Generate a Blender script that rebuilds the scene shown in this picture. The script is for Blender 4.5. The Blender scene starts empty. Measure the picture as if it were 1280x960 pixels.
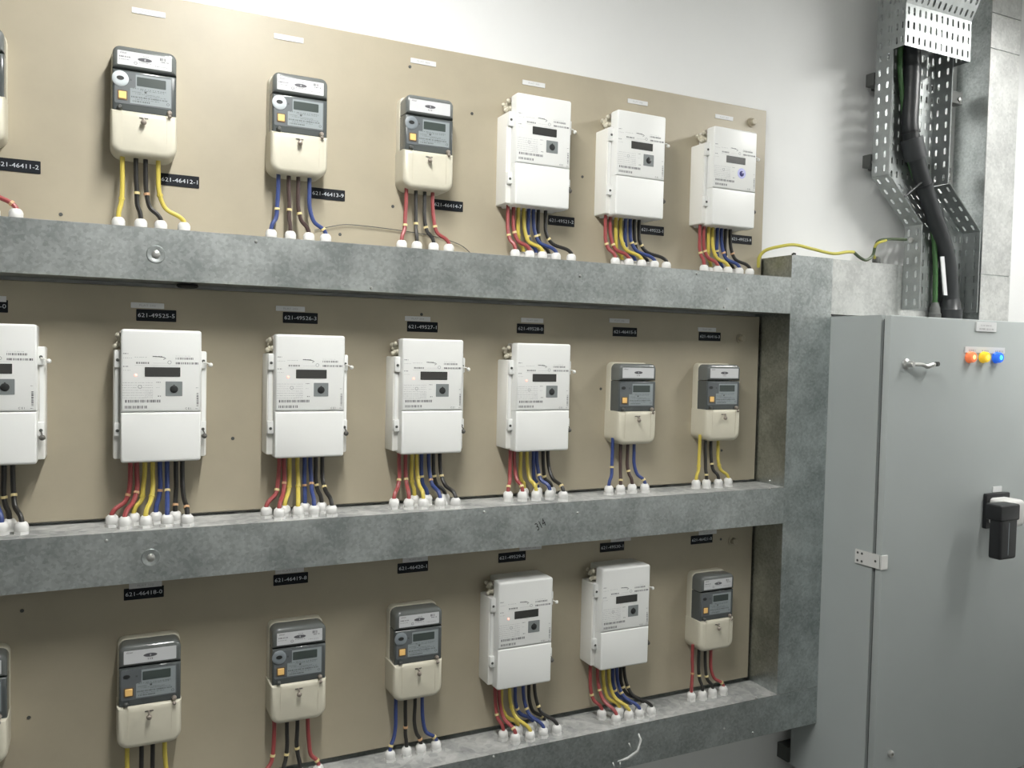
import bpy, math, random
from mathutils import Vector, Matrix
random.seed(7)
PI = math.pi
scn = bpy.context.scene
C = scn.collection

# ------------------------------------------------------------------ camera, world, exposure
CAM = Vector((0.0, -2.1, 1.55))
FPX = 1050.0
YAW, PITCH, ROLL = 0.45496834, -0.03847508, 0.02197734
_f = Vector((math.sin(YAW)*math.cos(PITCH), math.cos(YAW)*math.cos(PITCH), math.sin(PITCH)))
_r0 = Vector((math.cos(YAW), -math.sin(YAW), 0)); _u0 = _r0.cross(_f)
_r = math.cos(ROLL)*_r0 + math.sin(ROLL)*_u0
_u = -math.sin(ROLL)*_r0 + math.cos(ROLL)*_u0
cd = bpy.data.cameras.new('camera'); cam = bpy.data.objects.new('camera', cd); C.objects.link(cam)
m3 = Matrix((_r, _u, -_f)).transposed()
cam.matrix_world = Matrix.Translation(CAM) @ m3.to_4x4()
cd.sensor_width = 36.0; cd.lens = 36.0*FPX/1280.0; cd.clip_start = 0.02
scn.camera = cam
w = bpy.data.worlds.new('world'); scn.world = w; w.use_nodes = True
w.node_tree.nodes['Background'].inputs[0].default_value = (0.8, 0.85, 0.9, 1)
w.node_tree.nodes['Background'].inputs[1].default_value = 0.05
scn.view_settings.view_transform = 'Standard'; scn.view_settings.look = 'None'
scn.view_settings.gamma = 1.0; scn.view_settings.use_curve_mapping = False
scn.view_settings.exposure = -0.14
LAMP_A, LAMP_B = 193, 158            # radiance of the diffusers of the two ceiling fittings
LAMP_COL = (1.0, 0.99, 0.96)

def ray(px, py): return _f + _r*((px-640)/FPX) - _u*((py-480)/FPX)
def at(px, py, Y):
    d = ray(px, py); return CAM + d*((Y-CAM.y)/d.y)
def atX(px, py, X):
    d = ray(px, py); return CAM + d*((X-CAM.x)/d.x)
def atZ(px, py, Z):
    d = ray(px, py); return CAM + d*((Z-CAM.z)/d.z)

# ------------------------------------------------------------------ materials
MATS = {}
def mat(name, col, rough=0.5, metal=0.0, noise=0.0, nscale=20.0, bump=0.0, bscale=200.0, emit=None, estr=0.0, spec=0.5,
        col2=None, kind='noise', coat=0.0):
    if name in MATS: return MATS[name]
    m = bpy.data.materials.new(name); m.use_nodes = True
    nt = m.node_tree; b = nt.nodes['Principled BSDF']
    b.inputs['Roughness'].default_value = rough; b.inputs['Metallic'].default_value = metal
    b.inputs['Specular IOR Level'].default_value = spec
    if coat: b.inputs['Coat Weight'].default_value = coat; b.inputs['Coat Roughness'].default_value = 0.15
    c1 = (*col, 1)
    tc = nt.nodes.new('ShaderNodeTexCoord')
    if noise > 0 or col2:
        if kind == 'voronoi':
            t = nt.nodes.new('ShaderNodeTexVoronoi'); t.inputs['Scale'].default_value = nscale; t.inputs['Randomness'].default_value = 1.0
            src = t.outputs['Color']
            n2 = nt.nodes.new('ShaderNodeTexNoise'); n2.inputs['Scale'].default_value = 7.0; n2.inputs['Detail'].default_value = 7.0; n2.inputs['Roughness'].default_value = 0.65
            nt.links.new(tc.outputs['Object'], n2.inputs['Vector'])
            mx = nt.nodes.new('ShaderNodeMix'); mx.data_type = 'FLOAT'; mx.inputs[0].default_value = 0.86
            sep = nt.nodes.new('ShaderNodeSeparateColor'); nt.links.new(src, sep.inputs[0])
            nt.links.new(sep.outputs[0], mx.inputs[2]); nt.links.new(n2.outputs['Fac'], mx.inputs[3])
            fac = mx.outputs[0]
        else:
            t = nt.nodes.new('ShaderNodeTexNoise'); t.inputs['Scale'].default_value = nscale; t.inputs['Detail'].default_value = 6.0
            t.inputs['Roughness'].default_value = 0.6
            fac = t.outputs['Fac']
        nt.links.new(tc.outputs['Object'], t.inputs['Vector'])
        ramp = nt.nodes.new('ShaderNodeValToRGB')
        d = col2 if col2 else tuple(max(0, x*(1-noise)) for x in col)
        ramp.color_ramp.elements[0].position = 0.36 if kind == 'voronoi' else 0.3; ramp.color_ramp.elements[1].position = 0.64 if kind == 'voronoi' else 0.7
        ramp.color_ramp.elements[0].color = (*d, 1); ramp.color_ramp.elements[1].color = c1
        nt.links.new(fac, ramp.inputs['Fac']); nt.links.new(ramp.outputs['Color'], b.inputs['Base Color'])
    else:
        b.inputs['Base Color'].default_value = c1
    if bump > 0:
        n = nt.nodes.new('ShaderNodeTexNoise'); n.inputs['Scale'].default_value = bscale; n.inputs['Detail'].default_value = 4.0
        nt.links.new(tc.outputs['Object'], n.inputs['Vector'])
        bp = nt.nodes.new('ShaderNodeBump'); bp.inputs['Strength'].default_value = bump; bp.inputs['Distance'].default_value = 0.002
        nt.links.new(n.outputs['Fac'], bp.inputs['Height']); nt.links.new(bp.outputs['Normal'], b.inputs['Normal'])
    if emit:
        b.inputs['Emission Color'].default_value = (*emit, 1); b.inputs['Emission Strength'].default_value = estr
    MATS[name] = m
    return m
mat('wall', (0.80, 0.81, 0.80), 0.6, noise=0.04, nscale=3, bump=0.08, bscale=60)
mat('ceiling', (0.82, 0.82, 0.80), 0.8)
mat('floor', (0.10, 0.105, 0.10), 0.5, noise=0.2, nscale=8)
mat('board', (0.435, 0.388, 0.288), 0.42, noise=0.13, nscale=4.5, bump=0.12, bscale=40)
mat('galv', (0.66, 0.695, 0.69), 0.35, 1.0, col2=(0.38, 0.412, 0.408), kind='voronoi', nscale=160, bump=0.03, bscale=90)
mat('galv_old', (0.66, 0.67, 0.65), 0.45, 0.6, col2=(0.46, 0.47, 0.46), kind='voronoi', nscale=120, bump=0.04, bscale=120)
mat('tray_steel', (0.42, 0.445, 0.44), 0.45, 0.85, noise=0.2, nscale=30)
mat('screw', (0.62, 0.62, 0.60), 0.3, 0.9)
mat('dark_steel', (0.10, 0.105, 0.10), 0.5, 0.5)
mat('gap', (0.02, 0.02, 0.018), 0.9)
mat('cabinet', (0.42, 0.455, 0.45), 0.38, noise=0.05, nscale=3, bump=0.05, bscale=400)
mat('gasket', (0.055, 0.065, 0.06), 0.6)
mat('white', (0.80, 0.81, 0.79), 0.35, bump=0.02, bscale=500)
mat('white_side', (0.80, 0.795, 0.75), 0.45)
mat('cream', (0.62, 0.59, 0.48), 0.4, noise=0.05, nscale=30)
mat('cream_knob', (0.66, 0.62, 0.50), 0.45, noise=0.15, nscale=90)
mat('housing', (0.080, 0.090, 0.090), 0.22, coat=0.5)
mat('window_grey', (0.135, 0.145, 0.14), 0.2, coat=0.5)
mat('face', (0.115, 0.128, 0.135), 0.4)
mat('panel', (0.28, 0.315, 0.325), 0.4)
mat('panel_print', (0.07, 0.08, 0.08), 0.6)
mat('paper', (0.60, 0.61, 0.62), 0.5)
mat('ink', (0.09, 0.09, 0.10), 0.6)
mat('ink_soft', (0.38, 0.385, 0.39), 0.6)
mat('lcd', (0.055, 0.07, 0.065), 0.25)
mat('lcd_white', (0.045, 0.045, 0.042), 0.25)
mat('button_yellow', (0.95, 0.60, 0.21), 0.45)
mat('brown_frame', (0.13, 0.085, 0.045), 0.5)
mat('ring_white', (0.55, 0.60, 0.62), 0.4)
mat('ring_grey', (0.22, 0.25, 0.27), 0.4)
mat('port', (0.02, 0.022, 0.022), 0.35)
mat('grey_square', (0.21, 0.23, 0.23), 0.5)
mat('violet', (0.50, 0.52, 0.85), 0.4)
mat('navy', (0.03, 0.03, 0.16), 0.3)
mat('seal', (0.32, 0.28, 0.24), 0.4, 0.4)
mat('seal_dark', (0.10, 0.095, 0.085), 0.45)
mat('led', (0.95, 0.45, 0.40), 0.4, emit=(1.0, 0.35, 0.28), estr=1.6)
mat('gland', (0.74, 0.74, 0.72), 0.45)
mat('tag_black', (0.010, 0.012, 0.016), 0.6, spec=0.2)
mat('tag_text', (0.62, 0.66, 0.70), 0.5)
mat('strip', (0.66, 0.67, 0.67), 0.45)
mat('w_red', (0.31, 0.06, 0.06), 0.42)
mat('w_yellow', (0.58, 0.47, 0.085), 0.42)
mat('w_blue', (0.035, 0.06, 0.20), 0.42)
mat('w_black', (0.022, 0.021, 0.019), 0.42)
mat('w_brown', (0.06, 0.036, 0.032), 0.42)
mat('band', (0.72, 0.60, 0.30), 0.5)
mat('band_orange', (0.60, 0.36, 0.20), 0.5)
mat('earth', (0.58, 0.53, 0.10), 0.45)
mat('earth_dark', (0.08, 0.11, 0.06), 0.45)
mat('earth_green', (0.06, 0.15, 0.05), 0.45)
mat('cable', (0.03, 0.033, 0.035), 0.38)
mat('sleeve', (0.05, 0.054, 0.057), 0.45)
mat('gland_grey', (0.14, 0.145, 0.14), 0.5)
mat('handle_black', (0.014, 0.015, 0.017), 0.3)
mat('handle_white', (0.66, 0.66, 0.64), 0.4)
mat('lamp_red', (0.9, 0.24, 0.10), 0.2, emit=(1.0, 0.22, 0.07), estr=0.35)
mat('lamp_red_core', (1, .6, .3), 0.2, emit=(1.0, 0.55, 0.2), estr=1.2)
mat('lamp_yellow', (0.9, 0.62, 0.05), 0.2, emit=(1.0, 0.62, 0.03), estr=0.35)
mat('lamp_yellow_core', (1, .9, .1), 0.2, emit=(1.0, 0.85, 0.05), estr=1.2)
mat('lamp_blue', (0.03, 0.16, 0.8), 0.2, emit=(0.02, 0.16, 1.0), estr=0.4)
mat('lamp_blue_core', (.1, .7, 1), 0.2, emit=(0.05, 0.65, 1.0), estr=1.2)
mat('fitting', (0.8, 0.8, 0.8), 0.5)
mat('marker', (0.03, 0.03, 0.03), 0.7)
mat('dust', (0.50, 0.505, 0.49), 0.75, 0.15, col2=(0.24, 0.25, 0.245), kind='voronoi', nscale=60)
mat('plaster', (0.66, 0.67, 0.65), 0.8)

# ------------------------------------------------------------------ mesh builder
def rrect(x0, x1, z0, z1, r, n=4):
    """outline (counter-clockwise seen from -y); r = single radius or (bl, br, tr, tl)"""
    if not isinstance(r, tuple): r = (r,)*4
    out = []
    for (cx, cz, a0, rr) in ((x0, z0, PI, r[0]), (x1, z0, 1.5*PI, r[1]), (x1, z1, 0, r[2]), (x0, z1, .5*PI, r[3])):
        sx = 1 if cx == x0 else -1; sz = 1 if cz == z0 else -1
        if rr <= 1e-6: out.append((cx, cz)); continue
        for k in range(n+1):
            a = a0 + .5*PI*k/n
            out.append((cx+sx*rr+rr*math.cos(a), cz+sz*rr+rr*math.sin(a)))
    return out
def inset(o, d):
    n = len(o); res = []
    for i in range(n):
        p, q, s = o[i-1], o[i], o[(i+1) % n]
        e1 = Vector((q[0]-p[0], q[1]-p[1])); e2 = Vector((s[0]-q[0], s[1]-q[1]))
        if e1.length < 1e-9: e1 = e2
        if e2.length < 1e-9: e2 = e1
        e1.normalize(); e2.normalize()
        n1 = Vector((-e1.y, e1.x)); n2 = Vector((-e2.y, e2.x)); b = n1+n2
        k = d/max(.35, (b.length/2))
        b.normalize(); res.append((q[0]+b.x*k, q[1]+b.y*k))
    return res
TXT = {}
def textgeo(body):
    if body in TXT: return TXT[body]
    cu = bpy.data.curves.new('t', 'FONT'); cu.body = body; cu.size = 1.0; cu.align_x = 'CENTER'; cu.align_y = 'CENTER'; cu.resolution_u = 2
    o = bpy.data.objects.new('t', cu); C.objects.link(o)
    me = bpy.data.meshes.new_from_object(o.evaluated_get(bpy.context.evaluated_depsgraph_get()))
    vs = [(v.co.x, v.co.y) for v in me.vertices]; fs = [tuple(p.vertices) for p in me.polygons]
    bpy.data.objects.remove(o); bpy.data.curves.remove(cu); bpy.data.meshes.remove(me)
    xs = [v[0] for v in vs]; ys = [v[1] for v in vs]
    TXT[body] = (vs, fs, max(xs)-min(xs), max(ys)-min(ys), (max(xs)+min(xs))/2, (max(ys)+min(ys))/2)
    return TXT[body]
class MB:
    def __init__(s): s.v = []; s.f = []; s.flat = set(); s.sheet = False
    def add(s, vs, fs):
        o = len(s.v); s.v += [tuple(p) for p in vs]; s.f += [tuple(i+o for i in f) for f in fs]; return s
    def box(s, a, b):
        x0, y0, z0 = a; x1, y1, z1 = b
        vs = [(x0,y0,z0),(x1,y0,z0),(x1,y1,z0),(x0,y1,z0),(x0,y0,z1),(x1,y0,z1),(x1,y1,z1),(x0,y1,z1)]
        return s.add(vs, [(0,3,2,1),(4,5,6,7),(0,1,5,4),(1,2,6,5),(2,3,7,6),(3,0,4,7)])
    def plate(s, out, yb, yf, bev=0.0, seg=3):
        """outline in xz pushed from yb (back) to yf (front, smaller y), front edge rounded by bev"""
        rings = [(out, yb)]
        if bev > 0:
            for k in range(seg+1):
                a = .5*PI*k/seg
                rings.append((inset(out, bev*(1-math.cos(a))), yf+bev*(1-math.sin(a))))
        else: rings.append((out, yf))
        n = len(out); vs = []; fs = []
        for o, y in rings: vs += [(p[0], y, p[1]) for p in o]
        for k in range(len(rings)-1):
            for i in range(n):
                j = (i+1) % n
                fs.append((k*n+i, k*n+j, (k+1)*n+j, (k+1)*n+i))
        fs.append(tuple(range((len(rings)-1)*n, len(rings)*n)))
        fs.append(tuple(reversed(range(n))))
        s.flat.add(len(s.f)+len(fs)-2); s.flat.add(len(s.f)+len(fs)-1)
        return s.add(vs, fs)
    def rect(s, x0, x1, z0, z1, y):
        return s.add([(x0,y,z0),(x1,y,z0),(x1,y,z1),(x0,y,z1)], [(0,1,2,3)])
    def text(s, body, cx, cz, y, width=None, height=None, rot=0.0):
        vs, fs, w_, h_, ox, oy = textgeo(body)
        kx = (width/w_) if width else height/h_
        kz = (height/h_) if height else kx
        c, sn = math.cos(rot), math.sin(rot); out = []
        for x, z in vs:
            x, z = (x-ox)*kx, (z-oy)*kz
            out.append((cx+x*c-z*sn, y, cz+x*sn+z*c))
        return s.add(out, fs)
    def bars(s, x0, x1, z0, z1, y, n, vertical=False, seed=1):
        rg = random.Random(seed)
        L = (z1-z0) if vertical else (x1-x0); p = 0
        for k in range(n):
            a = L*(k+rg.uniform(0, .3))/n; b = a+L/n*rg.uniform(.3, .7)
            if vertical: s.rect(x0, x1, z0+a, z0+b, y)
            else: s.rect(x0+a, x0+b, z0, z1, y)
        return s
    def tube(s, pts, r, n=10, caps=True):
        pts = [Vector(p) for p in pts]; rs = r if isinstance(r, (list, tuple)) else [r]*len(pts)
        t0 = (pts[1]-pts[0]).normalized()
        up = Vector((0,1,0)) if abs(t0.y) < .9 else Vector((1,0,0))
        nrm = (up - t0*up.dot(t0)).normalized(); vs = []; fs = []
        for i, p in enumerate(pts):
            t = (pts[min(i+1, len(pts)-1)]-pts[max(i-1, 0)]).normalized()
            nrm = (nrm - t*nrm.dot(t)).normalized(); bn = t.cross(nrm)
            for k in range(n):
                a = 2*PI*k/n; vs.append(p+(nrm*math.cos(a)+bn*math.sin(a))*rs[i])
        for i in range(len(pts)-1):
            for k in range(n):
                q = (k+1) % n; fs.append((i*n+k, i*n+q, (i+1)*n+q, (i+1)*n+k))
        if caps: fs.append(tuple(reversed(range(n)))); fs.append(tuple(range((len(pts)-1)*n, len(pts)*n)))
        return s.add(vs, fs)
    def lathe(s, prof, c, axis='z', n=16):
        """prof: list of (radius, height along axis)"""
        vs = []; fs = []
        for r, h in prof:
            for k in range(n):
                a = 2*PI*k/n; x, y = r*math.cos(a), r*math.sin(a)
                if axis == 'z': vs.append((c[0]+x, c[1]+y, c[2]+h))
                elif axis == 'y': vs.append((c[0]+x, c[1]-h, c[2]+y))       # height runs towards the viewer side (-y)
                else: vs.append((c[0]-h, c[1]+x, c[2]+y))
        for i in range(len(prof)-1):
            for k in range(n):
                q = (k+1) % n; fs.append((i*n+k, i*n+q, (i+1)*n+q, (i+1)*n+k))
        fs.append(tuple(range((len(prof)-1)*n, len(prof)*n))); fs.append(tuple(reversed(range(n))))
        return s.add(vs, fs)
    def ball(s, c, r, n=8):
        prof = [(max(1e-4, r*math.sin(PI*k/6)), -r*math.cos(PI*k/6)) for k in range(7)]
        return s.lathe(prof, c, 'z', n)
    def perf(s, o, u, v, nu, nv, su=.34, sv=.55):
        """sheet o + a*u + b*v made of nu x nv cells, each with an elongated slot cut through"""
        s.sheet = True
        o, u, v = Vector(o), Vector(u)/nu, Vector(v)/nv
        for i in range(nu):
            for j in range(nv):
                P = o+u*i+v*j
                out = [P, P+u, P+u+v, P+v]
                a0, a1 = .5-su/2, .5+su/2; b0, b1 = .5-sv/2, .5+sv/2; ca = su*.3; cb = sv*.12
                inn = [(a0+ca,b0),(a1-ca,b0),(a1,b0+cb),(a1,b1-cb),(a1-ca,b1),(a0+ca,b1),(a0,b1-cb),(a0,b0+cb)]
                inn = [P+u*a+v*b for a, b in inn]
                s.add(out+inn, [(0,1,5,4),(1,6,5),(1,2,7,6),(2,8,7),(2,3,9,8),(3,10,9),(3,0,11,10),(0,4,11)])
        return s
    def mesh(s, name, m, smooth=True):
        smooth = smooth and not s.sheet
        me = bpy.data.meshes.new(name); me.from_pydata(s.v, [], s.f); me.update()
        me.materials.append(MATS[m])
        if smooth:
            me.polygons.foreach_set('use_smooth', [i not in s.flat for i in range(len(me.polygons))]); me.set_sharp_from_angle(angle=math.radians(38))
        return me
def link(name, me, parent=None, loc=(0,0,0)):
    o = bpy.data.objects.new(name, me); C.objects.link(o); o.location = loc
    if parent is not None: o.parent = parent
    return o
CACHE = {}
def cpart(key, name, m, fn, parent, loc=(0,0,0)):
    """a part whose mesh is shared by all alike parts"""
    if key not in CACHE:
        b = MB(); fn(b); CACHE[key] = b.mesh(name, m)
    return link(name, CACHE[key], parent, loc)
def part(name, m, fn, parent=None, loc=(0,0,0)):
    b = MB(); fn(b); return link(name, b.mesh(name, m), parent, loc)
def tag(o, label, cat, group=None):
    o['label'] = label; o['category'] = cat
    if group: o['group'] = group
    return o
def thing(name, label, cat, loc=(0,0,0), group=None):
    o = bpy.data.objects.new(name, None); C.objects.link(o); o.location = loc; o.empty_display_size = .05
    return tag(o, label, cat, group)
def struct(o): o['kind'] = 'structure'; return o
def solid(o, t):
    md = o.modifiers.new('thickness', 'SOLIDIFY'); md.thickness = t; md.offset = 0; return o
def smooth_path(pts, n=6):
    pts = [Vector(p) for p in pts]; P = [pts[0]*2-pts[1]]+pts+[pts[-1]*2-pts[-2]]; out = []
    for i in range(1, len(P)-2):
        a, b, c, d = P[i-1], P[i], P[i+1], P[i+2]
        for k in range(n):
            t = k/n
            out.append(.5*((2*b)+(c-a)*t+(2*a-5*b+4*c-d)*t*t+(3*b-a-3*c+d)*t**3))
    out.append(pts[-1]); return out

# ------------------------------------------------------------------ room shell
WALL = 0.03
RX0, RX1, RY0, CEIL = -4.2, 4.3, -3.6, 3.15
struct(part('wall_back', 'wall', lambda b: b.box((RX0, WALL, 0), (RX1, WALL+.15, CEIL))))
struct(part('wall_left', 'wall', lambda b: b.box((RX0-.15, RY0, 0), (RX0, WALL+.15, CEIL))))
struct(part('wall_right', 'wall', lambda b: b.box((RX1, RY0, 0), (RX1+.15, WALL+.15, CEIL))))
struct(part('wall_front', 'wall', lambda b: b.box((RX0-.15, RY0-.15, 0), (RX1+.15, RY0, CEIL))))
struct(part('floor', 'floor', lambda b: b.box((RX0-.15, RY0-.15, -.1), (RX1+.15, WALL+.15, 0))))
struct(part('ceiling', 'ceiling', lambda b: b.box((RX0-.15, RY0-.15, CEIL), (RX1+.15, WALL+.15, CEIL+.1))))

# ------------------------------------------------------------------ ceiling lights (two battens running away from the meter wall)
def ceiling_light(x, y0, y1, z, strength, label):
    mat('tube_%d' % strength, (1, 1, 1), 0.5, emit=LAMP_COL, estr=float(strength))
    t = thing('ceiling_light', label, 'ceiling light', (x, (y0+y1)/2, z), 'batten lights below the ceiling')
    h = (y1-y0)/2
    part('housing', 'fitting', lambda b: b.box((-.05, -h, .0305), (.05, h, .09)), t)
    part('diffuser', 'tube_%d' % strength, lambda b: b.box((-.035, -h, .020), (.035, h, .030)), t)
    for s in (-1, 1):
        part('end_cap', 'fitting', lambda b: b.box((-.055, s*(h+.001)+min(0, s)*.028, .018), (.055, s*(h+.001)+max(0, s)*.028, .092)), t)
        part('suspension_rod', 'screw', lambda b: b.tube([(0, s*h*.7, .09), (0, s*h*.7, CEIL-z)], .006, 8), t)
    return t
ceiling_light(0.38, -1.75, -0.55, 2.80, LAMP_A, 'white batten light hanging in front of the meter rows')
ceiling_light(3.10, -1.75, -0.55, 2.80, LAMP_B, 'white batten light hanging in front of the grey cabinet')

# ------------------------------------------------------------------ boards
BX0, BX1 = -0.95, 1.916
TD = 0.128                                   # how far the trunking stands off the board
T = {1: (1.687, 1.798), 2: (1.031, 1.144), 3: (0.364, 0.485)}
def board(z0, z1, label, bolts, dots):
    o = tag(part('mounting_board', 'board', lambda b: b.plate(rrect(BX0, BX1, z0, z1, 0), .018, 0, .002, 1)), label, 'board', 'painted boards behind the meters')
    for px, py in bolts:
        p = at(px, py, 0)
        q = part('bolt', 'board', lambda b: b.lathe([(.016, 0), (.016, .003), (.011, .004), (.011, .013), (.008, .016)], (0, 0, 0), 'y', 10), o, (p.x, 0, p.z))
    for px, py in dots:
        p = at(px, py, 0)
        cpart('dot', 'screw_head', 'dark_steel', lambda b: b.lathe([(.0042, 0), (.0036, .0015)], (0, 0, 0), 'y', 10), o, (p.x, 0, p.z))
    return o
board(1.802, 2.340, 'beige painted board above the top trunking, reaching highest', [(939, 153)],
      [(512.5, 83.5), (491, 258), (425, 293), (590, 142), (728, 221), (76, 268)])
board(1.151, 1.680, 'beige painted board between the top and middle trunking', [(925, 423)], [(902, 563), (751, 486), (527, 393), (291, 548)])
board(0.496, 1.024, 'beige painted board between the middle and bottom trunking', [(915, 676)], [(27.5, 763.5), (36, 897), (901, 674)])

# ------------------------------------------------------------------ trunking
COLX0, COLX1 = 1.9215, 2.094
def screw_at(parent, px, py, Y, r=.006, name='screw'):
    p = at(px, py, Y)
    return cpart(('screw', r), name, 'screw', lambda b: b.lathe([(r, 0), (r*.95, .0015), (r*.55, .0032), (r*.25, .0034)], (0, 0, 0), 'y', 10), parent, (p.x, Y, p.z))
def trunking(k, x1, label, m):
    z0, z1 = T[k]
    t = thing('cable_trunking', label, 'trunking', (BX0, 0, z0), 'galvanised trunking runs between the boards')
    inv = lambda fn: fn
    def body(b):
        b.box((0, -TD+.004, .002), (x1-BX0, WALL, z1-z0-.0015))
    def lid(b):
        L = x1-BX0; h = z1-z0
        b.box((0, -TD, 0), (L, -TD+.003, h))
        b.box((0, -TD+.003, h-.0015), (L, -TD+.028, h)); b.box((0, -TD+.003, 0), (L, -TD+.028, .0015))
    part('body', m, body, t); part('lid', m, lid, t)
    part('top_plate', 'dust', lambda b: b.box((0, -TD-.0003, z1-z0-.0004), (x1-BX0, -.002 if k > 1 else WALL, z1-z0+.0008)), t)
    return t
def dish_bolt(t, px, py):
    p = at(px, py, -TD)
    o = part('dished_washer', 'galv', lambda b: b.lathe([(.0195, 0), (.0185, .0022), (.0155, .0024), (.010, .0008), (.009, .0007)], (0, 0, 0), 'y', 20), t, (p.x-BX0, -TD, p.z-t.location.z))
    part('screw', 'screw', lambda b: b.lathe([(.0085, 0), (.0085, .003), (.005, .0048), (.002, .005)], (0, 0, 0), 'y', 12), o, (0, -.0006, 0))
def tscrew(t, px, py, r=.005):
    p = at(px, py, -TD)
    cpart(('screw', r), 'screw', 'screw', lambda b: b.lathe([(r, 0), (r*.95, .0015), (r*.55, .0032), (r*.25, .0034)], (0, 0, 0), 'y', 10), t, (p.x-BX0, -TD, p.z-t.location.z))
t1 = trunking(1, COLX0, 'galvanised trunking below the top row of meters', 'galv')
t2 = trunking(2, COLX0, 'galvanised trunking below the middle row with a handwritten mark', 'galv')
t3 = trunking(3, COLX1, 'galvanised trunking below the bottom row, dusty on top', 'galv')
dish_bolt(t1, 195, 318); dish_bolt(t2, 188.5, 697)
for px, py in ((464, 360), (320, 302), (905, 384), (871, 342), (725, 345), (909, 361)): tscrew(t1, px, py, .004)
for px, py in ((605, 640), (722, 641), (962, 611), (962, 601), (133, 676)): tscrew(t2, px, py, .004)
for px, py in ((617, 946), (905, 911), (945, 872), (941, 916)): tscrew(t3, px, py, .004)
p = at(235, 360, -.06)
part('grommet', 'gap', lambda b: b.lathe([(.022, 0), (.024, -.004), (.02, -.008)], (0, 0, 0), 'z', 16), t1, (p.x-BX0, -.045, 0))
p = at(675.5, 655.5, -TD)
part('handwriting', 'marker', lambda b: b.text('314', 0, 0, 0, height=.022, width=.03, rot=.5), t2, (p.x-BX0, -TD-.0004, p.z-T[2][0]))
def smear(b):
    for pts, r in ((((772, 952), (785, 948), (797, 939), (801, 925), (798, 917)), (.002, .005, .005, .004, .002)),
                   (((766, 953), (768, 960)), (.002, .001)), (((786, 929), (789, 935)), (.002, .001)), (((775, 952), (775, 959)), (.002, .001))):
        P = [at(a, c, -TD) for a, c in pts]
        vs = []; fs = []
        for i, q in enumerate(P):
            d = (P[min(i+1, len(P)-1)]-P[max(0, i-1)]).normalized(); nn = Vector((-d.z, 0, d.x))
            vs += [q+nn*r[i], q-nn*r[i]]
        for i in range(len(P)-1): fs.append((2*i, 2*i+1, 2*i+3, 2*i+2))
        b.add([(v.x-BX0, -TD-.0006, v.z-T[3][0]) for v in vs], fs)
solid(part('plaster_smear', 'plaster', smear, t3), .0008)

# gland: hexagonal base, skirt and domed nut
def gland_mesh(b):
    b.lathe([(.0150, 0), (.0150, .007)], (0, 0, 0), 'z', 6)
    b.lathe([(.0128, .007), (.0135, .008), (.0135, .019), (.0118, .0235), (.0085, .027), (.006, .027)], (0, 0, 0), 'z', 12)
def gland(t, x, y, ztop):
    o = cpart('gland', 'cable_gland', 'gland', gland_mesh, t, (x-BX0, y, ztop-t.location.z))
    o.rotation_euler.z = random.uniform(0, 1); return o
TR = {1: t1, 2: t2, 3: t3}

# column and its branch
col = thing('cable_trunking', 'upright galvanised trunking between the meter boards and the grey cabinet', 'trunking', (COLX0, 0, T[3][1]+.001))
cz = 1.868-T[3][1]
part('body', 'galv', lambda b: b.box((0, -TD+.004, 0), (COLX1-COLX0, WALL, cz)), col)
part('lid', 'galv', lambda b: b.box((-.001, -TD, 0), (COLX1-COLX0, -TD+.003, cz)), col)
part('lid_lip', 'galv', lambda b: b.box((-.001, -TD+.003, 0), (.001, -TD+.03, T[2][0]-T[3][1]-.003)), col)
for px, py in ((989, 405), (1003, 838), (979, 845), (1037, 326)):
    p = at(px, py, -TD); cpart(('screw', .005), 'screw', 'screw', lambda b: None, col, (p.x-COLX0, -TD, p.z-col.location.z))
p = at(989, 318, -TD)
part('rubber_edge', 'gap', lambda b: b.tube([(-.001, -TD, cz), (.004, -TD-.001, cz+.004), (.012, -TD, cz+.003)], .003, 6), col)
hd = thing('cable_trunking', 'short galvanised trunking running from the upright trunking behind the cable tray', 'trunking', (COLX1+.001, 0, 1.70))
part('body', 'galv_old', lambda b: b.box((0, -.030, 0), (.74, WALL, .182)), hd)
part('lid', 'galv_old', lambda b: b.box((0, -.034, -.001), (.74, -.031, .183)), hd)
p = at(1095, 326, -.05)
part('cable_gland', 'gland_grey', gland_mesh, hd, (at(1095, 326, 0).x-COLX1, 0, .183))
vd = thing('cable_trunking', 'wide upright galvanised trunking behind the right side of the cable tray', 'trunking', (2.857, 0, 1.70))
part('body', 'galv', lambda b: b.box((0, -.096, 0), (.163, WALL, CEIL-1.70-.02)), vd)
zz = [at(1230, 343, -.10).z-1.70, at(1240, 60, -.10).z-1.70, at(1240, 15, -.10).z-1.70, CEIL-1.72]
z_ = 0
for z2 in zz:
    part('lid', 'galv_old', lambda b: b.box((-.001, -.10, z_+.0015), (.164, -.097, z2-.0015)), vd); z_ = z2
for px, py in ((1242, 78), (1268, 84), (1243, 9), (1270, 19)):
    p = at(px, py, -.10); cpart(('screw', .005), 'screw', 'screw', lambda b: None, vd, (p.x-2.857, -.10, p.z-1.70))

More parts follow.
